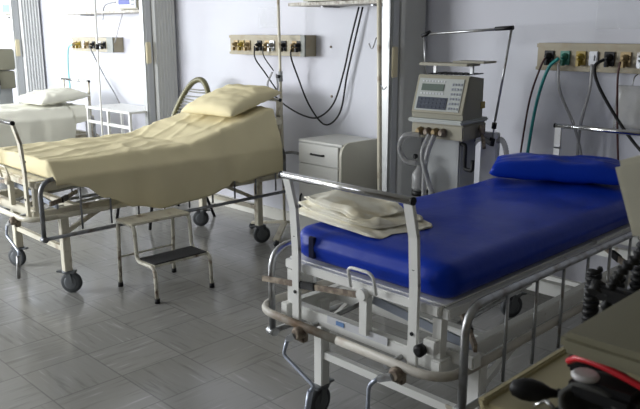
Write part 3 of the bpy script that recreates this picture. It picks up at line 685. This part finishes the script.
# ------------------------------------------------------------------ corded chair behind the middle bed
t = thing('corded_chair', 'chair with olive tube hoop back strung with white cords', 'chair', (-5.475, -0.57, 0))
hoop = [(-0.28, 0.04, 0.44), (-0.26, 0.16, 0.75), (-0.19, 0.245, 1.00), (-0.06, 0.285, 1.16), (0.08, 0.29, 1.20), (0.18, 0.275, 1.14), (0.23, 0.25, 1.02), (0.255, 0.16, 0.75), (0.28, 0.04, 0.44)]
hp = smooth_path(hoop, 8)
MB().tube(hp, 0.025, 12).build('back_hoop', 'olive_tube', t)
mb = MB()
half = len(hp) // 2
for z in [0.52 + 0.03 * k for k in range(21)]:
    l = min(hp[:half], key=lambda p: abs(p.z - z)); r_ = min(hp[half:], key=lambda p: abs(p.z - z))
    mb.tube([l, (l + r_) / 2 + Vector((0, 0.02, -0.008)), r_], 0.006, 6)
mb.build('back_cords', 'cord', t)
MB().tube(fillet([(-0.26, 0.08, 0.44), (-0.26, -0.40, 0.46), (0.26, -0.40, 0.46), (0.26, 0.08, 0.44), (-0.255, 0.08, 0.44)], 0.08), 0.016, 10).build('seat_frame', 'olive_tube', t)
mb = MB()
for k in range(12): mb.tube([(-0.255, -0.36 + 0.035 * k, 0.452), (0, -0.36 + 0.035 * k, 0.438), (0.255, -0.36 + 0.035 * k, 0.452)], 0.005, 6)
mb.build('seat_cords', 'cord', t)
for sx in (-1, 1):
    MB().tube([(sx * 0.25, -0.34, 0.45), (sx * 0.27, -0.42, 0.0)], 0.013, 10).build('leg', 'black', t)
    MB().tube([(sx * 0.27, 0.06, 0.44), (sx * 0.28, 0.24, 0.0)], 0.013, 10).build('leg', 'black', t)

# ------------------------------------------------------------------ white table in the bright bay
t = thing('overbed_table', 'white metal table standing between the two left beds', 'table', (-6.62, -0.34, 0))
MB().box((0, 0, 0.862), (0.86, 0.42, 0.02), bev=0.004).build('tabletop', 'white_paint', t)
for x in (-0.41, 0.0, 0.41):
    for y in (-0.19, 0.19):
        if x == 0 and y > 0: continue
        MB().box((x, y, 0.426), (0.025, 0.025, 0.852)).build('leg', 'white_paint', t)
MB().box((0, 0, 0.35), (0.82, 0.38, 0.015)).build('lower_shelf', 'white_paint', t)
MB().box((0, -0.19, 0.72), (0.80, 0.012, 0.03)).build('apron_bar', 'white_paint', t)

# ------------------------------------------------------------------ ventilator
t = thing('ventilator', 'beige medical ventilator with keypad and jointed hose arm', 'ventilator', (-2.545, -0.52, 0), math.radians(6)); t.scale = (0.86, 1, 1)
MB().box((0, 0.0, 0.60), (0.28, 0.20, 0.86), bev=0.01).build('pedestal', 'ped', t)
MB().box((0, 0, 0.10), (0.46, 0.46, 0.05), bev=0.012).build('base', 'vent_beige', t)
for sx in (-1, 1):
    for sy in (-1, 1): MB().lathe([(0.035, -0.015), (0.038, 0), (0.035, 0.015)], (sx * 0.2, sy * 0.2, 0.038), 'X', 16).box((sx * .2, sy * .2, 0.07), (0.03, 0.03, 0.03)).build('caster', 'tyre', t)
MB().box((0.0, -0.03, 1.055), (0.40, 0.28, 0.09), bev=0.008).build('lower_unit', 'vent_beige', t)
MB().box((0, -0.04, 1.115), (0.415, 0.33, 0.024), bev=0.008).build('ledge', 'equip_pale', t)
prof = [(-0.175, 0.0), (0.06, 0.0), (0.06, 0.225), (-0.10, 0.245), (-0.175, 0.025)]
mtx = Matrix(((0, 0, 1, -0.195), (1, 0, 0, 0), (0, 1, 0, 1.128), (0, 0, 0, 1)))
MB().prism(prof, mtx, 0.39).build('body', 'equip_dark', t)
p0, p1 = Vector((0, -0.175, 1.153)), Vector((0, -0.10, 1.373)); dv = (p1 - p0).normalized(); nv = Vector((0, -dv.z, dv.y))
Rf = Matrix((( 1, 0, 0, 0), (0, dv.y, nv.y, 0), (0, dv.z, nv.z, 0), (0, 0, 0, 1)))
def face(cx, cy, wd, hh, th, off): return (p0 + dv * cy + nv * off + Vector((cx, 0, 0)), (wd, hh, th), Rf)
MB().box(*face(0, 0.115, 0.385, 0.222, 0.012, 0.004)).build('front_frame', 'vent_beige', t)
cp = MB().box(*face(-0.005, 0.112, 0.34, 0.19, 0.008, 0.010)).build('control_panel', 'equip_pale', t)
MB().box(*face(-0.06, 0.153, 0.17, 0.040, 0.004, 0.016)).build('display', 'screen', cp)
MB().box(*face(-0.045, 0.060, 0.225, 0.070, 0.004, 0.016)).build('keypad', 'keypad', cp)
mb = MB()
for i in range(7):
    for j in range(3): mb.box(*face(-0.135 + 0.030 * i, 0.038 + 0.022 * j, 0.018, 0.010, 0.003, 0.019))
mb.build('key_rows', 'keypad', cp)
mb = MB()
for i in range(4):
    for j in range(6): mb.box(*face(0.088 + 0.02 * i, 0.035 + 0.028 * j, 0.011, 0.013, 0.004, 0.016))
mb.build('side_keys', 'key', cp)
mb = MB()
for i in range(8): mb.box(*face(-0.14 + 0.023 * i, 0.189, 0.011, 0.008, 0.004, 0.016))
mb.build('indicator_row', 'white_plastic', cp); mb = MB()
for i in range(8): mb.box(*face(-0.14 + 0.023 * i, 0.117, 0.013, 0.009, 0.004, 0.016))
mb.build('indicator_row', 'white_plastic', cp)
mb = MB()
for k in range(8): mb.box((-0.14 + 0.04 * k, 0.03, 1.376), (0.018, 0.20, 0.006))
mb.build('top_vents', 'black', t)
MB().box((0.197, 0.06, 1.20), (0.004, 0.05, 0.04)).build('yellow_sticker', 'yellow', t)
tr = MB().box((-0.02, -0.02, 1.432), (0.37, 0.16, 0.016), bev=0.004).box((0.12, 0.06, 1.445), (0.24, 0.16, 0.012), bev=0.004).build('top_tray', 'vent_beige', t)
for sx in (-1, 1): MB().box((sx * 0.14, 0.0, 1.40), (0.02, 0.02, 0.055)).build('tray_post', 'steel', tr)
for k, (x, m) in enumerate(((-0.12, 'brass'), (-0.06, 'rusty'), (0.0, 'brass'), (0.055, 'rusty'))):
    MB().lathe([(0.022, 0), (0.026, 0.01), (0.022, 0.035), (0.014, 0.05)], (x, -0.165, 1.05), rot=Matrix.Rotation(PI / 2, 4, 'X'), n=14).build('hose_port', m, t)
ha = 'clear_tube'
def hose(pts, r, m, name='breathing_hose'):
    pts = smooth_path(pts, 14); rs = [r * (1 + 0.10 * math.sin(i * PI * 0.9)) for i in range(len(pts))]
    return MB().tube(pts, rs, 10).build(name, m, t)
hose([(-0.10, -0.21, 1.03), (-0.20, -0.24, 1.02), (-0.245, -0.23, 0.94), (-0.20, -0.22, 0.87), (-0.13, -0.20, 0.86)], 0.017, ha)
hose([(-0.02, -0.22, 1.04), (-0.04, -0.26, 0.93), (0.00, -0.26, 0.80), (0.06, -0.25, 0.66), (0.10, -0.2, 0.5)], 0.017, ha)
hose([(0.02, -0.22, 1.04), (-0.01, -0.25, 0.93), (-0.02, -0.26, 0.80), (0.0, -0.27, 0.62), (0.02, -0.2, 0.5)], 0.017, ha)
MB().lathe([(0.05, 0), (0.055, 0.02), (0.055, 0.10), (0.03, 0.13), (0.02, 0.15)], (-0.10, -0.19, 0.70)).build('humidifier_jar', 'clear_tube', t)
MB().lathe([(0.055, 0), (0.055, 0.03)], (-0.10, -0.19, 0.67)).build('humidifier_base', 'black', t)
MB().lathe([(0.012, 0), (0.016, 0.02), (0.01, 0.03)], (-0.135, -0.19, 0.90), rot=Matrix.Rotation(PI / 2, 4, 'X'), n=12).build('knob', 'black', t)
MB().tube(fillet([(0.135, -0.08, 0.98), (0.18, -0.10, 0.98), (0.18, -0.10, 0.84), (0.25, -0.12, 0.84), (0.25, -0.12, 0.90)], 0.02), 0.013, 10).build('hose_hook', 'black', t)
MB().box((0.245, 0.10, 0.87), (0.12, 0.05, 0.34), bev=0.006).build('side_module', 'white_plastic', t)
MB().tube(smooth_path([(0.17, 0.05, 1.08), (0.21, 0.02, 1.06), (0.25, 0.0, 1.00), (0.27, -0.02, 0.96)]), 0.012, 8).lathe([(0.02, 0), (0.02, 0.05)], (0.235, 0.0, 1.04)).build('side_valve', 'rusty', t)
mi = t.matrix_basis.copy(); mi = (Matrix.Translation(t.location) @ Matrix.Rotation(math.radians(6), 4, 'Z') @ Matrix.Diagonal((0.86, 1, 1, 1))).inverted()
def L_(x, y, z): return mi @ Vector((x, y, z))
arm = MB().tube([L_(-2.82, -0.42, 1.35), L_(-2.845, -0.42, 1.60)], 0.007, 8).tube([L_(-2.845, -0.42, 1.60), L_(-2.235, -0.42, 1.635)], 0.008, 8).tube([L_(-2.235, -0.42, 1.635), L_(-2.31, -0.42, 1.11)], 0.008, 8).tube([L_(-2.31, -0.42, 1.11), L_(-2.32, -0.42, 1.00)], 0.006, 8).build('hose_arm', 'steel', t)
for a_, b_, r_ in (((-2.86, 1.590), (-2.80, 1.612), 0.013), ((-2.34, 1.632), (-2.225, 1.638), 0.012), ((-2.312, 1.10), (-2.315, 1.065), 0.016), ((-2.318, 1.01), (-2.325, 0.965), 0.020)):
    MB().tube([L_(a_[0], -0.42, a_[1]), L_(b_[0], -0.42, b_[1])], r_, 10).build('arm_joint', 'black', arm)
hose([L_(-2.32, -0.43, 0.98), L_(-2.40, -0.43, 1.00), L_(-2.46, -0.42, 0.93), L_(-2.48, -0.42, 0.80), L_(-2.48, -0.42, 0.6)], 0.017, ha)
hose([L_(-2.32, -0.40, 0.98), L_(-2.27, -0.40, 1.00), L_(-2.235, -0.40, 0.93), L_(-2.235, -0.40, 0.80), L_(-2.235, -0.40, 0.6)], 0.017, ha)

# equipment at the far left edge
t = thing('ventilator', 'bright ventilator cut by the left edge of the frame', 'ventilator', (-9.60, -0.42, 0))
MB().box((0, 0, 0.5), (0.26, 0.26, 0.84), bev=0.01).build('pedestal', 'ped', t)
MB().box((0, 0, 0.06), (0.42, 0.42, 0.06), bev=0.01).box((0, 0, 0.016), (0.36, 0.36, 0.03)).build('base', 'equip', t)
MB().box((0, 0, 1.02), (0.36, 0.32, 0.22), bev=0.01).build('lower_unit', 'equip_dark', t)
MB().box((0.0, 0, 1.27), (0.40, 0.34, 0.26), bev=0.015).build('body', 'equip_dark', t)
MB().box((0, -0.175, 1.30), (0.30, 0.012, 0.16)).build('control_panel', 'keypad', t)
for x in (-0.1, 0.0, 0.1): MB().lathe([(0.025, 0), (0.022, 0.03)], (x, -0.16, 1.03), rot=Matrix.Rotation(PI / 2, 4, 'X'), n=12).build('knob', 'brass', t)
MB().lathe([(0.05, 0), (0.055, 0.12), (0.03, 0.15)], (0.10, -0.20, 0.68)).build('humidifier_jar', 'blue_scr', t)
arm = MB().tube([(-0.15, -0.02, 1.38), (-0.15, -0.02, 1.52), (0.14, -0.05, 1.60), (0.20, -0.05, 1.64)], 0.009, 8).tube([(0.18, -0.05, 1.60), (0.20, -0.06, 0.85)], 0.009, 8).build('hose_arm', 'dull_rail', t)
MB().tube([(0.15, -0.05, 1.59), (0.21, -0.05, 1.66)], 0.018, 8).build('arm_joint', 'black', arm)
MB().tube([(0.19, -0.06, 1.02), (0.195, -0.06, 0.96)], 0.022, 8).build('arm_joint', 'black', arm)
MB().tube(smooth_path([(0.12, -0.17, 1.05), (0.20, -0.22, 1.0), (0.27, -0.2, 0.9), (0.25, -0.2, 0.75)]), 0.014, 8).build('breathing_hose', 'pale_teal', t)

# ------------------------------------------------------------------ foreground trolley and what stands on it
t = thing('equipment_trolley', 'cream two-level equipment trolley in the near right corner', 'trolley', (-0.73, -3.02, 0))
MB().box((0.365, 0.34, 0.910), (0.67, 0.68, 0.030), bev=0.010).build('lower_tray', 'trolley', t)
mb = MB()
for (a, b) in (((0.038, 0.0), (0.038, 0.68)), ((0.03, 0.672), (0.70, 0.672)), ((0.692, 0.0), (0.692, 0.68))): mb.bar((*a, 0.926), (*b, 0.926), 0.016, 0.018, 0.004)
mb.build('tray_rim', 'trolley', t)
MB().box((0.455, 0.345, 1.080), (0.58, 0.62, 0.040), bev=0.012).build('upper_shelf', 'shelf_olive', t)
for (x, y) in ((0.30, 0.58), (0.66, 0.58), (0.66, 0.10)): MB().box((x, y, 0.995), (0.03, 0.03, 0.142)).build('shelf_post', 'trolley', t)
for (x, y) in ((0.10, 0.06), (0.64, 0.06), (0.10, 0.60), (0.64, 0.60)):
    lg = MB().tube([(x, y, 0.07), (x, y, 0.896)], 0.014, 10).build('leg', 'cream_paint', t)
    MB().lathe([(0.03, -0.012), (0.034, 0), (0.03, 0.012)], (x, y, 0.034), 'X', 16).build('caster', 'tyre', lg)
MB().box((0.37, 0.33, 0.35), (0.56, 0.56, 0.02)).build('bottom_shelf', 'trolley', t)
# blood pressure set
t = thing('blood_pressure_set', 'dark cuff and gauge with red tube and black bulb on the trolley tray', 'blood pressure monitor', (-0.542, -2.938, 0.926)); t.scale = (0.82, 0.82, 0.82)
cf = MB()
def cuff(i, j):
    a = 2 * PI * i; r = 0.055 + 0.004 * nz(a, j * 3, 1.0, 2); return Vector((0.055 + math.cos(a) * r * 1.3, 0.0 + (j - 0.5) * 0.12, 0.058 + math.sin(a) * r * 0.98))
cf.grid(cuff, 36, 10); bmesh.ops.remove_doubles(cf.bm, verts=cf.bm.verts, dist=0.0005)
cfo = cf.build('cuff', 'cuff', t); so = cfo.modifiers.new('s', 'SOLIDIFY'); so.thickness = 0.012
MB().box((0.075, -0.02, 0.095), (0.15, 0.085, 0.045), bev=0.015).box((0.0, 0.06, 0.100), (0.10, 0.05, 0.05), bev=0.012).build('gauge_case', 'black', t)
MB().lathe([(0.028, 0), (0.030, 0.006), (0.024, 0.012)], (0.035, -0.045, 0.122), n=20).build('gauge_dial', 'gauge', t)
MB().tube(smooth_path([(-0.035, 0.02, 0.115), (-0.005, 0.0, 0.138), (0.04, -0.012, 0.146), (0.10, -0.018, 0.140), (0.17, -0.02, 0.125)]), 0.008, 10).build('red_tube', 'red', t)
MB().lathe([(0.006, -0.054), (0.018, -0.047), (0.026, -0.025), (0.027, -0.005), (0.022, 0.018), (0.012, 0.038), (0.009, 0.054)], (-0.095, -0.020, 0.034), rot=Vector((0.84, 0.54, -0.05)).to_track_quat('Z', 'Y').to_matrix().to_4x4(), n=20).build('bulb', 'black', t)
MB().tube(smooth_path([(-0.052, 0.012, 0.036), (-0.03, 0.01, 0.034), (-0.012, -0.03, 0.03), (-0.03, -0.07, 0.014), (0.0, -0.09, 0.012)]), 0.008, 10).build('bulb_tube', 'black', t)
MB().tube(fillet([(-0.075, -0.05, 0.012), (-0.055, -0.035, 0.03), (-0.03, -0.045, 0.022)], 0.01), 0.006, 8).build('valve', 'chrome', t)
# tilted device and its leads
t = thing('bedside_monitor', 'cream device with dark inset tilting in from the right edge', 'monitor', (-0.42, -2.60, 1.100))
mtx = Matrix.Translation((0, 0, 0.0)) @ Matrix.Rotation(math.radians(-12), 4, 'Y')
MB().box((-0.025, 0, 0.235), (0.34, 0.14, 0.17), Matrix.Rotation(math.radians(-20), 4, 'Y'), 0.012).build('housing', 'equip', t)
MB().box((-0.005, -0.072, 0.24), (0.24, 0.006, 0.11), Matrix.Rotation(math.radians(-20), 4, 'Y')).build('screen', 'screen', t)
MB().box((0.02, 0.0, 0.08), (0.05, 0.05, 0.16), bev=0.01).box((0.02, 0.0, 0.01), (0.18, 0.14, 0.02), bev=0.004).build('stand', 'equip_dark', t)
def coil(p, q, r, wr, turns, label):
    p, q = Vector(p), Vector(q); d = q - p; n = d.normalized(); a = n.orthogonal().normalized(); b = n.cross(a); pts = []
    for i in range(turns * 10 + 1):
        th = 2 * PI * i / 10; pts.append(p + d * (i / (turns * 10)) + a * math.cos(th) * r + b * math.sin(th) * r)
    return single(MB().tube(pts, wr, 6), 'coiled_cord', 'black', label, 'cable', 'coiled cords behind the trolley')
coil((-0.80, -2.33, 0.70), (-0.785, -2.36, 1.02), 0.014, 0.008, 17, 'leftmost vertical black coiled cord behind the trolley')
coil((-0.70, -2.30, 0.90), (-0.665, -2.33, 1.20), 0.015, 0.008, 16, 'upper right black coiled cord hanging behind the trolley')
coil((-0.745, -2.33, 0.76), (-0.735, -2.33, 1.00), 0.013, 0.008, 13, 'middle short black coiled cord behind the trolley')

t = thing('clamp_arm', 'black jointed arm and ribbed hose crossing behind the trolley shelf', 'clamp arm', (-0.70, -2.42, 0.93))
MB().bar((-0.045, 0, 0.055), (0.22, 0.01, 0.050), 0.03, 0.040, 0.006).build('arm', 'black', t)
MB().tube([(-0.048, -0.01, 0.050), (-0.048, 0.012, 0.07)], 0.020, 12).build('knob', 'black', t)
pts = smooth_path([(-0.025, 0.0, -0.05), (-0.015, 0, 0.06), (0.01, 0, 0.12), (0.05, 0, 0.18), (0.055, 0, 0.28)], 14)
MB().tube(pts, [0.012 + 0.004 * math.sin(i * 1.6) for i in range(len(pts))], 10).build('ribbed_hose', 'black', t)
